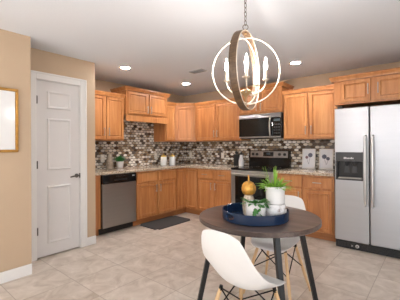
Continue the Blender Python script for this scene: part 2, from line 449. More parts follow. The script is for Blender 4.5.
def upper(name, label, loc, rz, w, d, z0, z1, doors, handles, cl, cr, cat='cabinet', hz=None, valance=None, gaps=None):
    """doors: list of (x0,x1); handles: list of x or None; origin at left rear on the wall, z = floor"""
    t = thing(name, label, cat, loc, rz, None)
    obj('body', box(0, w, -d, -0.002, z0, z1, 0.002), 'maple', t)
    for (a, b), hx in zip(doors, handles):
        dr = obj('door', panel_door(a, b, z0+0.022, z1-0.022, -d-DF), 'maple', t)
        if hx is not None: pull(dr, hx, z0+0.022+(hz if hz else 0.115), -d-DF)
    obj('crown', crown(w, d, z1, cl, cr, -0.002), 'maple', t)
    if valance: obj('valance', box(0.0, w, -d, -d+0.02, z0-valance, z0-0.001, 0.003), 'maple', t)
    return t
def base(name, label, loc, rz, w, d, doors, drawers, dh, wh=True, cat='cabinet'):
    """base cabinet 0.874 high with toe recess; doors (x0,x1,handle x), drawers (x0,x1)"""
    t = thing(name, label, cat, loc, rz)
    obj('body', box(0, w, -d, -0.012, 0.105, 0.872, 0.002), 'maple', t)
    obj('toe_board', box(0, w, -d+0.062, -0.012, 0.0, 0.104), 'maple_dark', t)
    for a, b, hx in doors:
        dr = obj('door', panel_door(a, b, 0.125, 0.672, -d-DF), 'maple', t)
        if hx is not None: pull(dr, hx, 0.575, -d-DF)
    for a, b in drawers:
        bm = box(a, b, -d-DF, -d-DF+0.02, 0.705, 0.848, 0.004)
        dr = obj('drawer_front', bm, 'maple', t)
        if dh: pull(dr, (a+b)/2, 0.777, -d-DF, False, 0.115)
    return t
D = 0.61-0.0
R90 = PI/2
# left run (origin on wall_left, x along +Y)
base('base_cabinet', 'narrow maple base cabinet end between the pantry corner and the dishwasher', (XL, 1.994, 0), R90, 0.196, D, [], [], False)
base('base_cabinet', 'two door maple sink base cabinet right of the dishwasher', (XL, 2.796, 0), R90, 0.902, D, [(0.022, 0.437, 0.405), (0.465, 0.880, 0.497)], [(0.022, 0.437), (0.465, 0.880)], False)
# corner cabinet with two leaves meeting at right angles
t = thing('corner_base_cabinet', 'maple corner base cabinet with two tall leaves meeting in the inside corner', 'cabinet', (XL, YB, 0))
xc, yc = 0.61, -0.61
y_l = 3.700-YB; x_r = -3.392-XL
def Lprism(z0, z1, off):
    pts = [(0.012, y_l), (xc-off, y_l), (xc-off, yc+off), (x_r, yc+off), (x_r, -0.012), (0.012, -0.012)]
    return loft([[(x, y, z0) for x, y in pts], [(x, y, z1) for x, y in pts]])
obj('body', Lprism(0.105, 0.872, 0.0), 'maple', t)
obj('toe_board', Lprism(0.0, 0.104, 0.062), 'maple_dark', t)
bm = panel_door(0.008, abs(y_l)-0.61-0.024, 0.125, 0.848, -DF, rail=0.045)
bmesh.ops.transform(bm, matrix=Matrix.Translation((xc, y_l, 0)) @ Matrix.Rotation(R90, 4, 'Z'), verts=bm.verts[:])
obj('door', bm, 'maple', t)
bm = panel_door(xc+0.024, x_r-0.008, 0.125, 0.848, yc-DF, rail=0.045)
obj('door', bm, 'maple', t)
base('base_cabinet', 'maple base cabinet with two drawers and two doors left of the range', (-3.390, YB, 0), 0, 0.764, D, [(0.018, 0.370, 0.338), (0.396, 0.746, 0.428)], [(0.018, 0.370), (0.396, 0.746)], True)
base('base_cabinet', 'maple base cabinet with two drawers and two doors between range and refrigerator', (-1.853, YB, 0), 0, 0.812, D, [(0.022, 0.386, 0.354), (0.418, 0.790, None)], [(0.022, 0.386), (0.418, 0.790)], True)

ZT = 2.082
upper('wall_cabinet', 'two door maple wall cabinet above the dishwasher beside the pantry corner', (XL, 2.030, 0), R90, 0.753, 0.33, 1.372, ZT, [(0.074, 0.402), (0.424, 0.735)], [0.372, 0.454], False, False)
upper('wall_cabinet', 'raised two door maple cabinet with valance and projecting crown over the sink', (XL, 2.787, 0), R90, 0.915, 0.39, 1.805, 2.212, [(0.022, 0.440), (0.474, 0.893)], [0.418, 0.497], True, True, hz=0.085, valance=0.105)
upper('wall_cabinet', 'narrow single door maple wall cabinet between sink cabinet and diagonal corner cabinet', (XL, 3.706, 0), R90, 0.258, 0.33, 1.372, ZT, [(0.012, 0.246)], [None], False, False)
# diagonal corner wall cabinet
t = thing('corner_wall_cabinet', 'diagonal maple wall cabinet in the corner of the kitchen', 'cabinet', (XL, YB, 0))
S, d0 = 0.615, 0.33
def diag(o, z):
    k = o*0.414
    return [(0.002, -0.002), (0.002, -S), (d0, -S), (d0+o*0.7-k*0.0, -S-0.0), (S, -d0-o*0.7), (S, -d0), (S, -0.002)]
def diag_ring(o, z):
    a = Vector((d0, -S)); b = Vector((S, -d0)); n = Vector((1, -1)).normalized()*o
    p, q = a+n, b+n
    # keep within the cabinet's own width: clip at y=-S and x=S
    dvec = (b-a)
    tt = (-S-p.y)/dvec.y; p2 = p+dvec*tt
    tt = (S-p.x)/dvec.x; q2 = p+dvec*tt
    return [(0.002, -0.002, z), (0.002, -S, z), (p2.x, p2.y, z), (q2.x, q2.y, z), (S, -0.002, z)]
obj('body', loft([diag_ring(0, 1.372), diag_ring(0, ZT)]), 'maple', t)
L = (S-d0)*math.sqrt(2)
bm = panel_door(0.026, L-0.026, 1.394, ZT-0.022, -DF)
bmesh.ops.transform(bm, matrix=Matrix.Translation((d0, -S, 0)) @ Matrix.Rotation(PI/4, 4, 'Z'), verts=bm.verts[:])
obj('door', bm, 'maple', t)
obj('crown', loft([diag_ring(o, ZT+dz) for o, dz in CROWN]), 'maple', t)
upper('wall_cabinet', 'two door maple wall cabinet between corner cabinet and microwave', (XL+0.620, YB, 0), 0, 1.047, 0.33, 1.372, ZT, [(0.016, 0.512), (0.530, 1.030)], [0.484, 0.560], False, False)
upper('wall_cabinet', 'short raised two door maple cabinet with projecting crown directly above the microwave', (-2.624, YB, 0), 0, 0.764, 0.38, 1.808, 2.212, [(0.018, 0.370), (0.396, 0.746)], [0.345, 0.421], True, True, hz=0.085)
upper('wall_cabinet', 'two door maple wall cabinet between microwave and refrigerator', (-1.856, YB, 0), 0, 0.812, 0.33, 1.372, ZT, [(0.020, 0.386), (0.412, 0.792)], [0.358, 0.440], False, False)
upper('wall_cabinet', 'deep two door maple cabinet over the stainless refrigerator', (-1.042, YB, 0), 0, 0.96, 0.61, 1.800, 2.115, [(0.085, 0.420), (0.474, 0.86)], [0.396, 0.500], True, True, hz=0.140)

# ------------------------------------------------------------------ countertops and backsplash
def Lpts(front): return [(XL+0.010, 1.993), (XL+front, 1.993), (XL+front, YB-front), (-2.628, YB-front), (-2.628, YB-0.010), (XL+0.010, YB-0.010)]
ct = loft([[(x, y, 0.8745) for x, y in Lpts(0.646)], [(x, y, 0.880) for x, y in Lpts(0.651)], [(x, y, 0.908) for x, y in Lpts(0.651)], [(x, y, 0.914) for x, y in Lpts(0.646)]])
tag(obj('countertop', ct, 'granite'), 'speckled beige granite countertop running along the sink wall and round the corner to the range', 'countertop')
tag(obj('countertop', box(-1.852, -1.040, YB-0.651, YB-0.010, 0.8745, 0.914, 0.004), 'granite'), 'short granite countertop under the two flower prints', 'countertop')
bm = bmesh.new(); bx(bm, XL+0.0005, XL+0.008, Y_BLOCK+0.002, YB-0.009, 0.875, 1.371); bx(bm, XL+0.0005, XL+0.008, 2.789, 3.701, 1.371, 1.80)
tag(obj('backsplash', bm, 'mosaic_left'), 'brown and cream mosaic tile backsplash behind the sink counter', 'backsplash')
bm = bmesh.new(); bx(bm, XL+0.0085, -1.042, YB-0.008, YB-0.0005, 0.875, 1.371); bx(bm, -2.622, -1.862, YB-0.008, YB-0.0005, 1.371, 1.40)
tag(obj('backsplash', bm, 'mosaic_back'), 'brown and cream mosaic tile backsplash behind the range', 'backsplash')

# ------------------------------------------------------------------ dishwasher (faces +X)
t = thing('dishwasher', 'stainless steel dishwasher with black control strip between maple cabinets', 'dishwasher', (XL, 2.194, 0), R90)
W = 0.598
obj('body', box(0.002, W-0.002, -0.60, -0.03, 0.11, 0.870), 'black_plastic', t)
obj('door', box(0.006, W-0.006, -0.645, -0.602, 0.105, 0.735, 0.006), 'steel', t)
cp = obj('control_panel', box(0.006, W-0.006, -0.650, -0.602, 0.738, 0.868, 0.006), 'black_gloss', t)
bm = box(0.19, 0.42, -0.654, -0.6505, 0.775, 0.80, 0.002); obj('pocket_handle', bm, 'black_plastic', cp)
for k in range(6): obj('button', box(0.23+k*0.028, 0.245+k*0.028, -0.6535, -0.6505, 0.835, 0.843, 0.001), 'grey_plastic', cp)
obj('marking', box(0.515, 0.555, -0.6525, -0.6505, 0.828, 0.836), 'pale_plastic', cp)
obj('kick_plate', box(0.004, W-0.004, -0.55, -0.50, 0.004, 0.100), 'black_plastic', t)

# ------------------------------------------------------------------ range
t = thing('range', 'freestanding stainless range with black glass cooktop under the microwave', 'stove', (-2.620, YB, 0))
W = 0.758
obj('body', box(0.002, W-0.002, -0.63, -0.03, 0.012, 0.896), 'black_plastic', t)
ck = obj('cooktop', box(0.0, W, -0.675, -0.085, 0.898, 0.922, 0.006), 'black_glass', t)
for x, y, r in ((0.20, -0.50, 0.10), (0.56, -0.50, 0.075), (0.20, -0.22, 0.075), (0.56, -0.22, 0.10)):
    obj('burner_ring', lathe([(r-0.004, 0.0), (r-0.004, 0.0012), (r, 0.0012), (r, 0.0)], 36, None, (x, y, 0.9222)), 'grey_plastic', ck, True)
bg = obj('backguard', loft([[(0, -0.082, 0.90), (W, -0.082, 0.90), (W, -0.012, 0.90), (0, -0.012, 0.90)], [(0, -0.080, 1.06), (W, -0.080, 1.06), (W, -0.012, 1.06), (0, -0.012, 1.06)], [(0, -0.066, 1.200), (W, -0.066, 1.200), (W, -0.012, 1.200), (0, -0.012, 1.200)]]), 'black_gloss', t)
tilt = Matrix.Translation((0, -0.0815, 1.07)) @ Matrix.Rotation(-0.1, 4, 'X')
def tilted(bm): bmesh.ops.transform(bm, matrix=tilt, verts=bm.verts[:]); return bm
obj('control_panel', tilted(box(0.03, W-0.03, -0.004, 0.004, 0.008, 0.118, 0.003)), 'steel', bg)
obj('display', tilted(box(0.285, 0.475, -0.007, -0.0045, 0.028, 0.102, 0.002)), 'black_glass', bg)
obj('clock', tilted(box(0.345, 0.415, -0.0078, -0.0072, 0.06, 0.085)), 'display', bg)
for k in range(5): obj('button', tilted(box(0.305+k*0.034, 0.325+k*0.034, -0.0085, -0.0072, 0.038, 0.050, 0.001)), 'grey_plastic', bg)
for x in (0.085, 0.165, 0.585, 0.675):
    kb = lathe([(0, 0), (0.025, 0), (0.025, 0.006), (0.019, 0.008), (0.017, 0.026), (0, 0.026)], 20)
    bmesh.ops.transform(kb, matrix=tilt @ Matrix.Translation((x, -0.0042, 0.063)) @ Matrix.Rotation(PI/2, 4, 'X'), verts=kb.verts[:])
    obj('knob', kb, 'black_plastic', bg, True)
dr = obj('oven_door', box(0.004, W-0.004, -0.672, -0.632, 0.215, 0.885, 0.008), 'steel', t)
obj('window', box(0.085, W-0.085, -0.6745, -0.6725, 0.33, 0.795, 0.0008), 'black_glass', dr)
bm = rod((0.06, -0.722, 0.832), (W-0.06, -0.722, 0.832), 0.013, None, 14)
for x in (0.075, W-0.075): rod((x, -0.671, 0.832), (x, -0.722, 0.832), 0.011, None, 10, bm)
obj('handle', bm, 'nickel', dr, True)
obj('drawer', box(0.004, W-0.004, -0.668, -0.632, 0.055, 0.205, 0.008), 'steel', t)
for x in (0.04, W-0.04):
    for y in (-0.58, -0.08): obj('foot', lathe([(0, 0), (0.018, 0), (0.016, 0.012), (0, 0.012)], 12, None, (x, y, 0)), 'black_plastic', t)

# ------------------------------------------------------------------ microwave
t = thing('microwave', 'over the range microwave with black glass door and curved steel handle', 'microwave', (-2.622, YB, 0))
W = 0.758
obj('body', box(0, W, -0.375, -0.010, 1.403, 1.803, 0.004), 'black_plastic', t)
obj('vent_grille', loft([[(0, -0.405, 1.735), (W, -0.405, 1.735), (W, -0.376, 1.735), (0, -0.376, 1.735)], [(0, -0.398, 1.800), (W, -0.398, 1.800), (W, -0.376, 1.800), (0, -0.376, 1.800)]]), 'steel', t)
dr = obj('door', box(0.002, 0.622, -0.410, -0.376, 1.408, 1.730, 0.006), 'black_glass', t)
obj('window', box(0.05, 0.540, -0.4115, -0.4105, 1.450, 1.690), 'black_gloss', dr)
obj('lower_trim', box(0.002, 0.622, -0.4135, -0.4105, 1.410, 1.434, 0.001), 'steel', dr)
pts = [(0.590, -0.405, 1.428)]+[(0.590, -0.432-0.022*math.sin(PI*k/8), 1.435+0.285*k/8) for k in range(9)]+[(0.590, -0.405, 1.728)]
obj('handle', tube(pts, 0.0125, None, 10), 'nickel', dr, True)
cp = obj('control_panel', box(0.625, W-0.002, -0.408, -0.376, 1.408, 1.730, 0.006), 'black_gloss', t)
obj('display', box(0.64, 0.742, -0.4095, -0.4085, 1.665, 1.705), 'display', cp)
for r in range(4):
    for c in range(3): obj('button', box(0.640+c*0.036, 0.668+c*0.036, -0.4098, -0.4085, 1.47+r*0.045, 1.495+r*0.045, 0.0005), 'grey_plastic', cp)
obj('lower_trim', box(0.625, W-0.002, -0.4115, -0.4085, 1.410, 1.434, 0.001), 'steel', cp)

# ------------------------------------------------------------------ refrigerator
FW = 0.91
t = thing('refrigerator', 'stainless side by side refrigerator with black water dispenser', 'refrigerator', (-1.008, YB, 0))
yf = 3.857-YB
obj('body', box(0.004, FW-0.004, yf+0.085, -0.03, 0.02, 1.735, 0.004), 'grey_plastic', t)
g0 = 0.386
door = carve('freezer_door', box(0.0, g0-0.004, yf, yf+0.08, 0.098, 1.742, 0.010),
             [box(0.034, 0.314, yf-0.02, yf+0.055, 0.868, 1.085)], 'steel_fridge', t)
obj('handle', None or tube([(g0-0.038, yf, 0.56), (g0-0.038, yf-0.045, 0.575), (g0-0.038, yf-0.052, 0.62), (g0-0.038, yf-0.052, 1.33), (g0-0.038, yf-0.045, 1.375), (g0-0.038, yf, 1.39)], 0.0145, None, 12), 'pull_steel', door, True)
dp = obj('dispenser', loft([[(0.016, yf-0.002, 1.086), (0.320, yf-0.002, 1.086), (0.320, yf-0.002, 1.195), (0.016, yf-0.002, 1.195)], [(0.018, yf-0.014, 1.088), (0.318, yf-0.014, 1.088), (0.318, yf-0.010, 1.193), (0.018, yf-0.010, 1.193)]]), 'grey_plastic', door)
bm = bmesh.new()
bx(bm, 0.016, 0.0335, yf-0.012, yf-0.0005, 0.850, 1.0855); bx(bm, 0.3145, 0.320, yf-0.012, yf-0.0005, 0.850, 1.0855); bx(bm, 0.0335, 0.3145, yf-0.012, yf-0.0005, 0.850, 0.868)
obj('bezel', bm, 'grey_plastic', dp)
obj('recess', box(0.0345, 0.3135, yf+0.048, yf+0.0545, 0.8685, 1.0845), 'black_plastic', dp)
bm = bmesh.new()
for a, b in ((0.0345, 0.036), (0.312, 0.3135)): bx(bm, a, b, yf+0.001, yf+0.048, 0.8685, 1.0845)
bx(bm, 0.036, 0.312, yf+0.001, yf+0.048, 1.083, 1.0845)
obj('recess_lining', bm, 'black_plastic', dp)
for x in (0.135, 0.222):
    obj('nozzle', lathe([(0, 0.0), (0.030, 0.0), (0.026, -0.03), (0.014, -0.055), (0, -0.055)], 18, None, (x, yf+0.015, 1.0825)), 'grey_plastic', dp, True)
    obj('paddle', loft([[(x-0.030, yf+0.030, 0.94), (x+0.030, yf+0.030, 0.94), (x+0.030, yf+0.034, 0.94), (x-0.030, yf+0.034, 0.94)], [(x-0.020, yf+0.040, 1.03), (x+0.020, yf+0.040, 1.03), (x+0.020, yf+0.044, 1.03), (x-0.020, yf+0.044, 1.03)]]), 'grey_plastic', dp)
obj('drip_tray', box(0.045, 0.303, yf-0.010, yf+0.045, 0.869, 0.884, 0.003), 'nickel', dp)
for k in range(7):
    xx = 0.112+k*0.016
    obj('marking', box(xx, xx+0.011, yf-0.0150, yf-0.0125, 1.112, 1.112+(0.022 if k in (0, 1, 5) else 0.015)), 'pale_plastic', dp)
door2 = obj('fridge_door', box(g0+0.004, FW, yf, yf+0.08, 0.098, 1.742, 0.010), 'steel_fridge', t)
obj('handle', tube([(g0+0.038, yf, 0.56), (g0+0.038, yf-0.045, 0.575), (g0+0.038, yf-0.052, 0.62), (g0+0.038, yf-0.052, 1.33), (g0+0.038, yf-0.045, 1.375), (g0+0.038, yf, 1.39)], 0.0145, None, 12), 'pull_steel', door2, True)
kg = obj('kick_grille', box(0.008, FW-0.008, yf+0.012, yf+0.084, 0.004, 0.092, 0.004), 'black_plastic', t)
for k in range(5): obj('grille_slot', box(0.03, FW-0.03, yf+0.009, yf+0.013, 0.020+k*0.014, 0.024+k*0.014), 'grey_plastic', kg)
fc = lathe([(0, 0), (0.020, 0), (0.020, 0.006), (0.016, 0.010), (0, 0.010)], 20)
bmesh.ops.transform(fc, matrix=Matrix.Translation((0.252, yf+0.0088, 0.050)) @ Matrix.Rotation(PI/2, 4, 'X'), verts=fc.verts[:])
fc = obj('filter_cap', fc, 'pale_plastic', kg, True)
for a in (PI/4, -PI/4):
    bm = box(-0.014, 0.014, -0.002, 0.0, -0.0022, 0.0022); bmesh.ops.transform(bm, matrix=Matrix.Translation((0.252, yf-0.0013, 0.050)) @ Matrix.Rotation(a, 4, 'Y'), verts=bm.verts[:])
    obj('cross_mark', bm, 'black_plastic', fc)
    bm = box(-0.013, 0.013, -0.002, 0.0, -0.0016, 0.0016); bmesh.ops.transform(bm, matrix=Matrix.Translation((0.196, yf+0.0088, 0.046)) @ Matrix.Rotation(a, 4, 'Y'), verts=bm.verts[:])
    obj('cross_mark', bm, 'pale_plastic', kg)
for x in (0.03, FW-0.09): obj('hinge_cover', box(x, x+0.06, yf+0.02, yf+0.13, 1.7425, 1.768, 0.006), 'grey_plastic', t)

# ------------------------------------------------------------------ round table
TX, TY, TZ, TR = -1.074, 1.979, 0.738, 0.456
t = thing('dining_table', 'round dark brown wood dining table with black splayed legs', 'table', (TX, TY, 0))
obj('tabletop', lathe([(0, TZ-0.034), (TR-0.006, TZ-0.034), (TR, TZ-0.028), (TR, TZ-0.005), (TR-0.005, TZ), (0, TZ)], 96), 'table', t, True)
for k in range(4):
    th = 3.990+k*PI/2
    a = Vector((0.337*math.cos(th), 0.337*math.sin(th), TZ-0.042)); b = Vector((0.487*math.cos(th), 0.487*math.sin(th), 0.0))
    tt = Vector((-math.sin(th), math.cos(th), 0)); rr = Vector((math.cos(th), math.sin(th), 0))
    rings = []
    for p, h in ((b, 0.016), (a, 0.019)): rings.append([tuple(p+tt*sx*h+rr*sy*h) for sx, sy in ((-1, -1), (1, -1), (1, 1), (-1, 1))])
    bm = loft(rings)
    bmesh.ops.bevel(bm, geom=bm.edges[:], offset=0.003, segments=1, affect='EDGES')
    lg = obj('leg', bm, 'black_paint', t)
    pl = box(-0.045, 0.045, -0.045, 0.045, TZ-0.042, TZ-0.0345); bmesh.ops.transform(pl, matrix=Matrix.Translation((a.x, a.y, 0)) @ Matrix.Rotation(th, 4, 'Z'), verts=pl.verts[:])
    obj('mounting_plate', pl, 'black_paint', lg)

# ------------------------------------------------------------------ chairs
PROF = [(-0.278, 0.812, 0.112, 0.000, 0), (-0.275, 0.798, 0.134, 0.002, 0), (-0.262, 0.740, 0.160, 0.006, 0), (-0.239, 0.670, 0.185, 0.012, 0), (-0.214, 0.600, 0.210, 0.030, 0), (-0.190, 0.540, 0.224, 0.062, 0.15),
        (-0.158, 0.482, 0.224, 0.092, 0.4), (-0.110, 0.452, 0.216, 0.092, 0.75), (-0.050, 0.438, 0.207, 0.074, 1), (0.020, 0.432, 0.198, 0.052, 1), (0.080, 0.434, 0.188, 0.034, 1), (0.125, 0.438, 0.176, 0.020, 1), (0.163, 0.436, 0.160, 0.010, 1), (0.184, 0.424, 0.136, 0.000, 1)]
def shell_mesh():
    bm = bmesh.new(); n = 14; rows = []
    for y, z, w, curl, s in PROF:
        nrm = Vector((0, math.cos(s*PI/2), math.sin(s*PI/2)))
        row = []
        for i in range(n+1):
            u = 2*i/n-1
            c = curl*abs(u)**2.3
            p = Vector((w*u, y, z))+nrm*c
            row.append(bm.verts.new(p))
        rows.append(row)
    # round the top and front corners
    for r, k in ((0, 0.020), (1, 0.006), (-1, 0.030), (-2, 0.010)):
        for i, v in enumerate(rows[r]):
            u = abs(2*i/n-1)
            if r >= 0: v.co.z -= k*u**4
            else: v.co.y -= k*u**4
    for a, b in zip(rows, rows[1:]):
        for i in range(n): bm.faces.new((a[i], a[i+1], b[i+1], b[i]))
    return bm
def make_chair(label, loc, rz):
    t = thing('shell_chair', label, 'chair', loc, rz, None)
    sh = obj('shell', shell_mesh(), 'white_shell', t, True)
    md = sh.modifiers.new('thickness', 'SOLIDIFY'); md.thickness = 0.008; md.offset = 0
    md = sh.modifiers.new('smooth', 'SUBSURF'); md.levels = 1; md.render_levels = 2
    tops, bots = [], []
    for sx in (-1, 1):
        for sy in (-1, 1):
            a = (sx*0.125, sy*0.105-0.02, 0.405); b = (sx*0.215, sy*0.205-0.02, 0.0)
            lg = obj('leg', tube([b, (b[0]*0.6+a[0]*0.4, b[1]*0.6+a[1]*0.4, 0.162), a], [0.009, 0.0135, 0.0125], None, 12), 'beech', t, True)
            obj('leg_cap', rod((a[0], a[1], 0.398), (a[0]*0.97, a[1]*0.97, 0.424), 0.0135, 0.011, 10), 'wire', lg, True)
            tops.append(a); bots.append(b)
    def mid(i, f): return tuple(bots[i][k]*(1-f)+tops[i][k]*f for k in range(3))
    for i, j in ((0, 1), (1, 0), (2, 3), (3, 2), (0, 2), (2, 0), (1, 3), (3, 1)):
        obj('brace', rod(mid(i, 0.55), tuple(Vector(tops[j])+Vector((0, 0, 0.005))), 0.0045, None, 8), 'wire', t, True)
    return t
def cam2w(lat, d): 
    c, s = math.cos(YAW), math.sin(YAW); return lat*c-d*s, lat*s+d*c
def facing(fl, fd):            # facing direction in (lateral, depth) -> rotation about z for local +y
    x, y = cam2w(fl, fd); return math.atan2(-x, y)
x, y = cam2w(0.298, 1.737); make_chair('white moulded chair seen from behind at the near side of the table', (x, y, 0), facing(0.71, 0.70))
x, y = cam2w(0.652, 2.46); make_chair('white moulded chair behind the round table facing the viewer', (x, y, 0), facing(-0.65, -0.76))

# ------------------------------------------------------------------ tray and decorations on the table
X0, Y0 = -1.047, 1.883
R = 0.242
prof = [(0, 0.0), (R-0.010, 0.0), (R, 0.006), (R+0.002, 0.070), (R-0.002, 0.073), (R-0.007, 0.070), (R-0.010, 0.010), (0, 0.010)]
cuts = []
for ang in (math.atan2(-1.0, -0.35)+0.05, math.atan2(-1.0, -0.35)+0.05+PI):
    cb = bmesh.new()
    r1 = lathe([(0, -0.05), (0.019, -0.05), (0.019, 0.05), (0, 0.05)], 28, cb, (0, 0, 0), 1.0, 2.2)
    bmesh.ops.transform(cb, matrix=Matrix.Rotation(ang, 4, 'Z') @ Matrix.Translation((R, 0, 0.043)) @ Matrix.Rotation(PI/2, 4, 'Y'), verts=cb.verts[:])
    bmesh.ops.recalc_face_normals(cb, faces=cb.faces[:])
    cuts.append(cb)
tr = carve('serving_tray', lathe(prof, 96), cuts, 'navy', None, True)
tr.location = (X0, Y0, TZ+0.0005)
tag(tr, 'round navy blue tray with cut out handles on the table', 'tray')
TB = TZ+0.0115
def leaf(bm, base, direc, length, width, up=(0, 0, 1), droop=0.3, seg=5):
    b = Vector(base); d = Vector(direc).normalized(); side = d.cross(Vector(up))
    if side.length < 1e-3: side = Vector((1, 0, 0))
    side.normalize(); prev = None; p = b.copy(); dd = d.copy()
    for i in range(seg+1):
        t = i/seg; w = width*(math.sin(PI*min(0.98, 0.12+0.88*t))**0.8)
        nrm = side.cross(dd).normalized()
        row = (bm.verts.new(p-side*w+nrm*w*0.25), bm.verts.new(p), bm.verts.new(p+side*w+nrm*w*0.25))
        if prev: bm.faces.new((prev[0], prev[1], row[1], row[0])); bm.faces.new((prev[1], prev[2], row[2], row[1]))
        prev = row; dd = (dd+Vector((0, 0, -droop/seg))).normalized(); p = p+dd*length/seg
def solid(o, th=0.0012):
    md = o.modifiers.new('thickness', 'SOLIDIFY'); md.thickness = th; md.offset = 0; return o
def pot_prof(pts, wall=0.006):
    """outer profile (r,z) bottom to top -> closed vessel profile"""
    inner = [(max(0.001, r-wall), z) for r, z in reversed(pts)]
    inner = [(r, max(z, pts[0][1]+wall)) for r, z in inner]
    return [(0, pts[0][1])]+pts+inner+[(0, pts[0][1]+wall)]
# tall marbled planter with fern-like lime plant
t = thing('potted_plant', 'lime green grassy plant in a tall white marbled pot on the tray', 'plant', (-0.902, 1.918, TB))
obj('pot', lathe(pot_prof([(0.060, 0.112), (0.065, 0.116), (0.067, 0.200), (0.071, 0.216), (0.074, 0.222), (0.074, 0.236)]), 40), 'ceramic', t, True)
obj('bowl', lathe([(0, 0), (0.050, 0), (0.066, 0.012), (0.078, 0.045), (0.079, 0.070), (0.072, 0.098), (0.066, 0.111), (0, 0.111)], 40), 'marble', t, True)
obj('soil', lathe([(0, 0.205), (0.060, 0.205), (0.060, 0.217), (0.03, 0.222), (0, 0.224)], 24), 'soil', t, True)
bm = bmesh.new()
for k in range(120):
    a = random.uniform(0, 2*PI); rr = random.uniform(0, 0.05); sp = random.uniform(0.3, 1.9)
    leaf(bm, (rr*math.cos(a), rr*math.sin(a), 0.215), (math.cos(a)*sp, math.sin(a)*sp, 1.0), random.uniform(0.05, 0.110), random.uniform(0.005, 0.009), droop=random.uniform(0.3, 1.3))
for k in range(9):
    a = random.uniform(0, 2*PI); leaf(bm, (0.025*math.cos(a)-0.02, 0.025*math.sin(a), 0.215), (math.cos(a)*0.2-0.12, math.sin(a)*0.2, 1), random.uniform(0.11, 0.17), 0.004, droop=0.15)
solid(obj('foliage', bm, 'leaf_lime', t, True))
# leafy cup
t = thing('potted_plant', 'trailing green leaves spilling over a squat white pot at the tray front', 'plant', (-0.985, 1.783, TB))
obj('pot', lathe(pot_prof([(0.052, 0), (0.062, 0.006), (0.069, 0.05), (0.071, 0.122), (0.070, 0.134)]), 36), 'ceramic', t, True)
obj('soil', lathe([(0, 0.095), (0.060, 0.095), (0.060, 0.108), (0, 0.112)], 24), 'soil', t, True)
bm = bmesh.new()
stems = []
tocam = math.atan2(-1.783, 0.985)
for k in range(26):
    a = tocam+random.gauss(0, 1.2); 
    r0 = random.uniform(0.02, 0.06)
    if k % 2: leaf(bm, (0.069*math.cos(a), 0.069*math.sin(a), random.uniform(0.06, 0.135)), (math.cos(a)*0.5-math.sin(a)*random.choice((-1, 1)), math.sin(a)*0.5+math.cos(a)*random.choice((-1, 1)), random.uniform(-0.5, 0.5)), random.uniform(0.04, 0.06), random.uniform(0.009, 0.014), up=(math.cos(a), math.sin(a), 0.3), droop=0.8)
    else: leaf(bm, (r0*math.cos(a), r0*math.sin(a), 0.112), (math.cos(a)*0.7, math.sin(a)*0.7, random.uniform(0.5, 1.2)), random.uniform(0.06, 0.09), random.uniform(0.010, 0.016), droop=1.2)
for k in range(26):
    a = random.uniform(0, 2*PI)
    leaf(bm, (0.03*math.cos(a), 0.03*math.sin(a), 0.112), (math.cos(a)*0.8-0.3, math.sin(a)*0.8+0.1, random.uniform(0.5, 1.1)), random.uniform(0.06, 0.09), 0.012, droop=0.8)
solid(obj('foliage', bm, 'leaf', t, True))
# gold topped jar
t = thing('lidded_jar', 'streaky cream jar with a golden pumpkin shaped lid on the tray', 'jar', (-1.112, 1.904, TB))
obj('body', lathe([(0, 0), (0.036, 0), (0.044, 0.012), (0.049, 0.06), (0.045, 0.115), (0.034, 0.145), (0.030, 0.152), (0, 0.152)], 36), 'streak', t, True)
bm = lathe([(0, 0.153), (0.030, 0.153), (0.046, 0.165), (0.055, 0.188), (0.056, 0.205), (0.050, 0.228), (0.036, 0.246), (0.018, 0.256), (0, 0.254)], 60)
for v in bm.verts:
    rr = math.hypot(v.co.x, v.co.y)
    if rr > 0.015:
        k = 1-0.07*abs(math.cos(5*math.atan2(v.co.y, v.co.x)))**3; v.co.x *= k; v.co.y *= k
lid = obj('lid', bm, 'gold', t, True)
obj('stem', tube([(0, 0, 0.258), (0.001, 0, 0.280), (-0.003, 0.002, 0.304)], [0.007, 0.0055, 0.0065], None, 10), 'gold', lid, True)

# ------------------------------------------------------------------ chandelier over the table
CX, CY, CZ = -1.010, 1.697, 1.838
KS = 0.907; ZB = 0.121; ZL = (ZC-ZB)/KS
t = thing('chandelier', 'orb chandelier of oak band and pale metal ring with lit candle bulbs', 'chandelier', (CX, CY, ZB))
t.scale = (KS, KS, KS)
def Rz(a): return Matrix.Rotation(a, 4, 'Z')
view = math.atan2(CY, CX)             # direction from camera to lamp
RB = 0.293
# wide flat band: ring in a vertical plane
band_axis = YAW+math.radians(-26.7)      # axis of the band, from world +X
bm = bmesh.new(); seg = 96; rings = []
for i in range(seg):
    a = 2*PI*i/seg
    rings.append([bm.verts.new((w, r*math.cos(a), r*math.sin(a))) for w, r in ((-0.026, RB), (0.026, RB), (0.026, RB-0.008), (-0.026, RB-0.008))])
for i in range(seg):
    A, B = rings[i], rings[(i+1) % seg]
    for k in range(4): bm.faces.new((A[k], A[(k+1) % 4], B[(k+1) % 4], B[k]))
bmesh.ops.transform(bm, matrix=Matrix.Translation((0, 0, CZ)) @ Rz(band_axis), verts=bm.verts[:])
band = obj('wood_band', bm, 'ring_dark', t, True)
for w in (-0.027, 0.027):
    pts = [Rz(band_axis) @ Vector((w, (RB-0.004)*math.cos(2*PI*i/72), (RB-0.004)*math.sin(2*PI*i/72)))+Vector((0, 0, CZ)) for i in range(72)]
    if w > 0: obj('edge_trim', tube(pts, 0.0035, None, 6, True), 'ring_white', band, True)
RW = 0.252
pts = [Rz(YAW+math.radians(-8)) @ Vector((RW*math.cos(2*PI*i/96), 0, RW*math.sin(2*PI*i/96)))+Vector((0, 0, CZ)) for i in range(96)]
obj('thin_ring', tube(pts, 0.0052, None, 10, True), 'ring_white', t, True)
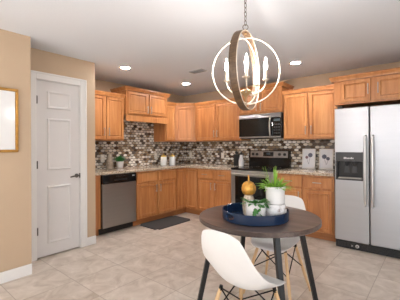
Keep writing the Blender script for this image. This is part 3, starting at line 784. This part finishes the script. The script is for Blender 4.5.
pts = [Rz(YAW+math.radians(-9.2-24-90)) @ Vector(((RW-0.012)*math.cos(2*PI*i/96), 0, (RW-0.012)*math.sin(2*PI*i/96)))+Vector((0, 0, CZ)) for i in range(96)]
obj('thin_ring', tube(pts, 0.0048, None, 10, True), 'ring_white', t, True)
# stem, hub and finials
obj('top_stem', rod((0, 0, CZ+RB-0.012), (0, 0, CZ+RB+0.022), 0.010, 0.008, 14), 'fitting', t, True)
HZ = 1.682
hub = obj('hub', lathe([(0, HZ-0.062), (0.006, HZ-0.055), (0.010, HZ-0.040), (0.020, HZ-0.026), (0.040, HZ-0.010), (0.046, HZ+0.004), (0.030, HZ+0.014), (0.010, HZ+0.020), (0, HZ+0.020)], 28), 'fitting', t, True)
obj('bottom_rod', rod((0, 0, CZ-RB+0.006), (0, 0, HZ-0.055), 0.006, None, 10), 'fitting', t, True)
AR = 0.150
lampz = HZ+0.072
for k in range(5):
    a = YAW+math.radians(-25-72*k)   # world angle of the arm
    u = Vector((math.cos(a), math.sin(a), 0))
    pts = [u*0.025+Vector((0, 0, HZ-0.005)), u*0.07+Vector((0, 0, HZ-0.018)), u*0.115+Vector((0, 0, HZ-0.004)), u*0.142+Vector((0, 0, HZ+0.028)), u*AR+Vector((0, 0, lampz-0.006))]
    arm = obj('arm', tube(pts, 0.0055, None, 8), 'ring_white', t, True)
    p = u*AR
    obj('drip_cup', lathe([(0, -0.008), (0.010, -0.008), (0.025, 0.004), (0.025, 0.008), (0, 0.008)], 20, None, (p.x, p.y, lampz)), 'ring_white', arm, True)
    obj('candle_sleeve', lathe([(0, 0.008), (0.0105, 0.008), (0.0105, 0.078), (0, 0.078)], 14, None, (p.x, p.y, lampz)), 'ring_white', arm, True)
    obj('bulb', lathe([(0, 0.079), (0.008, 0.079), (0.012, 0.096), (0.012, 0.110), (0.007, 0.138), (0.003, 0.165), (0, 0.170)], 16, None, (p.x, p.y, lampz)), 'bulb', arm, True)
# loop, chain and canopy
zt = CZ+RB+0.022
ring = [Rz(YAW) @ Vector((0.020*math.cos(2*PI*i/20), 0, zt+0.018+0.020*math.sin(2*PI*i/20))) for i in range(20)]
obj('loop', tube(ring, 0.0035, None, 6, True), 'chain', t, True)
z = zt+0.034; k = 0; bm = bmesh.new()
while z < ZL-0.035:
    lk = [Rz(YAW+(0 if k % 2 == 0 else PI/2)+0.5) @ Vector((0.0095*math.cos(2*PI*i/14), 0, z+0.017+0.0205*math.sin(2*PI*i/14))) for i in range(14)]
    obj('chain_link', tube(lk, 0.0027, None, 6, True), 'chain', t, True)
    z += 0.033; k += 1
obj('canopy', lathe([(0, ZL-0.001), (0.062, ZL-0.001), (0.062, ZL-0.010), (0.045, ZL-0.024), (0.010, ZL-0.034), (0, ZL-0.034)], 28), 'chain', t, True)

# ------------------------------------------------------------------ ceiling fixtures
for (x, y), lab in zip(((-3.36, 2.38), (-3.404, 3.685), (-1.451, 3.719)),
        ('lit recessed ceiling light nearest the pantry corner above the dishwasher', 'lit recessed ceiling light near the kitchen corner left of the air vent', 'lit recessed ceiling light right of the chandelier before the wall cabinets')):
    t = thing('recessed_light', lab, 'ceiling light', (x, y, ZC), 0, 'recessed lights in the ceiling')
    obj('trim_ring', lathe([(0.060, -0.001), (0.082, -0.001), (0.082, -0.004), (0.064, -0.010), (0.060, -0.010)], 36), 'trim', t, True)
    obj('lens', lathe([(0, -0.0015), (0.059, -0.0015), (0.059, -0.006), (0, -0.008)], 36), 'can_light', t, True)
t = thing('air_vent', 'grey rectangular air vent in the ceiling beside the chandelier', 'vent', (-2.707, 3.192, ZC), 0)
t.scale = (0.82, 0.82, 1.0)
bm = bmesh.new()
for a in ((-0.15, 0.15, -0.08, -0.065), (-0.15, 0.15, 0.065, 0.08), (-0.15, -0.135, -0.065, 0.065), (0.135, 0.15, -0.065, 0.065)): bx(bm, *a, -0.010, -0.001)
obj('frame', bm, 'vent', t)
obj('backing', box(-0.134, 0.134, -0.064, 0.064, -0.003, -0.001), 'vent_dark', t)
for k in range(7):
    s = box(-0.134, 0.134, -0.006, 0.006, -0.001, 0.001)
    bmesh.ops.transform(s, matrix=Matrix.Translation((0, -0.054+k*0.018, -0.007)) @ Matrix.Rotation(0.5, 4, 'X'), verts=s.verts[:])
    obj('slat', s, 'vent', t)

# ------------------------------------------------------------------ picture on the near wall
t = thing('framed_picture', 'gold framed white picture on the tan wall left of the pantry door', 'picture', (XP, 0.0, 0), 0)
pz0, pz1, py1, py0 = 1.226, 1.836, 0.982, 0.482
bm = bmesh.new(); fw = 0.026
for a in ((py0, py1, pz0, pz0+fw), (py0, py1, pz1-fw, pz1), (py0, py0+fw, pz0+fw, pz1-fw), (py1-fw, py1, pz0+fw, pz1-fw)):
    bx(bm, 0.001, 0.026, a[0], a[1], a[2], a[3], 0.005)
obj('frame', bm, 'gold_frame', t)
obj('print', box(0.003, 0.012, py0+fw, py1-fw, pz0+fw, pz1-fw), 'canvas', t)

# ------------------------------------------------------------------ outlets on the backsplash
def outlet(loc, rz, lab):
    t = thing('outlet', lab, 'outlet', loc, rz, 'outlets on the backsplash')
    pl = obj('plate', box(-0.037, 0.037, -0.006, -0.001, -0.058, 0.058, 0.002), 'outlet', t)
    for z in (-0.024, 0.024):
        s = obj('socket', lathe([(0, 0), (0.016, 0), (0.016, 0.002), (0, 0.002)], 18), 'white_plastic', t, True)
        s.location = (0, -0.006, z); s.rotation_euler = (PI/2, 0, 0)
outlet((XL+0.008, 3.751, 1.089), R90, 'ivory outlet plate left of the white canisters')
outlet((XL+0.008, 2.585, 1.089), R90, 'ivory outlet plate left of the glass vase')
outlet((-4.096, YB-0.008, 1.093), 0, 'ivory outlet plate nearest the inside corner, right of the canisters')
outlet((-3.250, YB-0.008, 1.093), 0, 'ivory outlet plate left of the bottles beside the range')

# ------------------------------------------------------------------ counter items
Z = 0.9145
t = thing('vase', 'smoky ribbed vase on the counter left of the green plant', 'vase', (-4.13, 2.618, Z))
n = 48; bm = bmesh.new(); rings = []
for r, z in [(0.058, 0), (0.062, 0.01), (0.060, 0.10), (0.050, 0.15), (0.042, 0.19), (0.046, 0.235), (0.049, 0.245), (0.042, 0.235), (0.038, 0.19), (0.046, 0.15), (0.054, 0.10), (0.055, 0.012)]:
    rings.append([bm.verts.new((r*(1+0.03*(i % 2))*math.cos(2*PI*i/n), r*(1+0.03*(i % 2))*math.sin(2*PI*i/n), z)) for i in range(n)])
for a, b in zip(rings, rings[1:]):
    for i in range(n): bm.faces.new((a[i], a[(i+1) % n], b[(i+1) % n], b[i]))
bm.faces.new(rings[0][::-1]); bm.faces.new(rings[-1])
obj('body', bm, 'vase', t, True)
t = thing('potted_plant', 'bushy dark green plant in a small white pot on the sink counter', 'plant', (-4.10, 2.795, Z))
obj('pot', lathe(pot_prof([(0.044, 0), (0.050, 0.006), (0.060, 0.09), (0.062, 0.115)]), 32), 'ceramic', t, True)
obj('soil', lathe([(0, 0.085), (0.054, 0.085), (0.054, 0.10), (0, 0.104)], 20), 'soil', t, True)
bm = bmesh.new()
for k in range(130):
    a = random.uniform(0, 2*PI); rr = random.uniform(0, 0.045); sp = random.uniform(0.0, 1.0)
    leaf(bm, (rr*math.cos(a), rr*math.sin(a), 0.10), (math.cos(a)*sp, math.sin(a)*sp, 1.15), random.uniform(0.07, 0.125), random.uniform(0.005, 0.009), droop=random.uniform(0.1, 0.8))
solid(obj('foliage', bm, 'leaf_dark', t, True))
for (x, y), lab in zip(((-4.055, 3.745), (-3.99, 3.915)), ('left one of two white lidded canisters in the counter corner', 'right one of two white lidded canisters in the counter corner')):
    t = thing('canister', lab, 'canister', (x, y, Z), 0, 'white canisters with golden lids')
    obj('body', lathe([(0, 0), (0.056, 0), (0.061, 0.006), (0.061, 0.155), (0.056, 0.165), (0, 0.165)], 32), 'ceramic', t, True)
    lid = obj('lid', lathe([(0, 0.166), (0.054, 0.166), (0.056, 0.172), (0.053, 0.186), (0.022, 0.193), (0, 0.195)], 32), 'yellow_lid', t, True)
    obj('knob', lathe([(0, 0.194), (0.010, 0.196), (0.017, 0.208), (0.013, 0.220), (0, 0.223)], 18), 'yellow_lid', lid, True)
t = thing('bottle', 'white bottle with black cap on the counter left of the range', 'bottle', (-2.722, 4.405, Z))
obj('body', lathe([(0, 0), (0.044, 0), (0.048, 0.008), (0.048, 0.10), (0.040, 0.135), (0.030, 0.165), (0.028, 0.205), (0, 0.205)], 28), 'ceramic', t, True)
obj('cap', lathe([(0, 0.206), (0.022, 0.206), (0.022, 0.238), (0.012, 0.246), (0.011, 0.262), (0, 0.264)], 20), 'black_plastic', t, True)
t = thing('utensil_block', 'tall black block standing behind the white bottle beside the range', 'knife block', (-2.838, 4.44, Z))
obj('body', box(-0.038, 0.038, -0.05, 0.05, 0, 0.215, 0.008), 'black_plastic', t)
for dx, h in ((-0.020, 0.262), (0.0, 0.278), (0.020, 0.255)):
    obj('handle', box(dx-0.008, dx+0.008, -0.012, 0.012, 0.216, h, 0.004), 'black_plastic', t)

# framed flower prints leaning on the backsplash
def print_frame(x, y, rz, lab, blooms):
    t = thing('framed_print', lab, 'picture', (x, y, Z), rz, 'flower prints on the counter')
    w, h, fw = 0.205, 0.315, 0.016
    tl = Matrix.Rotation(-0.10, 4, 'X')
    def tb(bm): bmesh.ops.transform(bm, matrix=tl, verts=bm.verts[:]); return bm
    bm = bmesh.new()
    for a in ((-w/2, w/2, 0, 0.022), (-w/2, w/2, h-fw, h), (-w/2, -w/2+fw, 0.022, h-fw), (w/2-fw, w/2, 0.022, h-fw)): bx(bm, a[0], a[1], -0.018, 0, a[2], a[3], 0.003)
    obj('frame', tb(bm), 'white_frame', t)
    pr = obj('print', tb(box(-w/2+fw, w/2-fw, -0.010, -0.004, 0.022, h-fw)), 'paper', t)
    for bx_, bz, r, mat in blooms:
        bm = bmesh.new()
        for k in range(8):
            a = 2*PI*k/8
            lathe([(0, 0), (r*0.45, 0), (r*0.45, 0.0012), (0, 0.0012)], 12, bm, (r*0.6*math.cos(a), r*0.6*math.sin(a), 0))
        lathe([(0, 0), (r*0.5, 0), (r*0.5, 0.0016), (0, 0.0016)], 12, bm)
        bmesh.ops.transform(bm, matrix=tl @ Matrix.Translation((bx_, -0.0102, bz)) @ Matrix.Rotation(PI/2, 4, 'X'), verts=bm.verts[:])
        obj('bloom', bm, mat, pr)
        obj('stem', tb(tube([(bx_, -0.0106, bz-r*0.8), (bx_*0.5, -0.0106, bz-0.07), (0.002, -0.0106, 0.075)], 0.0018, None, 6)), 'ink', pr)
print_frame(-1.560, YB-0.062, 0.0, 'white framed print of two grey flowers nearest the range', [(0.022, 0.215, 0.034, 'ink'), (-0.032, 0.180, 0.022, 'ink_rose')])
print_frame(-1.300, YB-0.062, 0.0, 'white framed print of two grey flowers beside the refrigerator', [(-0.028, 0.195, 0.034, 'ink'), (0.026, 0.165, 0.026, 'ink')])

# ------------------------------------------------------------------ kitchen mat
bm = box(-3.735, -3.270, 2.885, 3.680, 0.0005, 0.014)
es = [e for e in bm.edges if abs(e.verts[0].co.z-e.verts[1].co.z) > 0.005]
bmesh.ops.bevel(bm, geom=es, offset=0.05, segments=5, affect='EDGES')
tag(obj('kitchen_mat', bm, 'mat'), 'charcoal grey anti fatigue mat on the floor before the sink cabinet', 'mat')
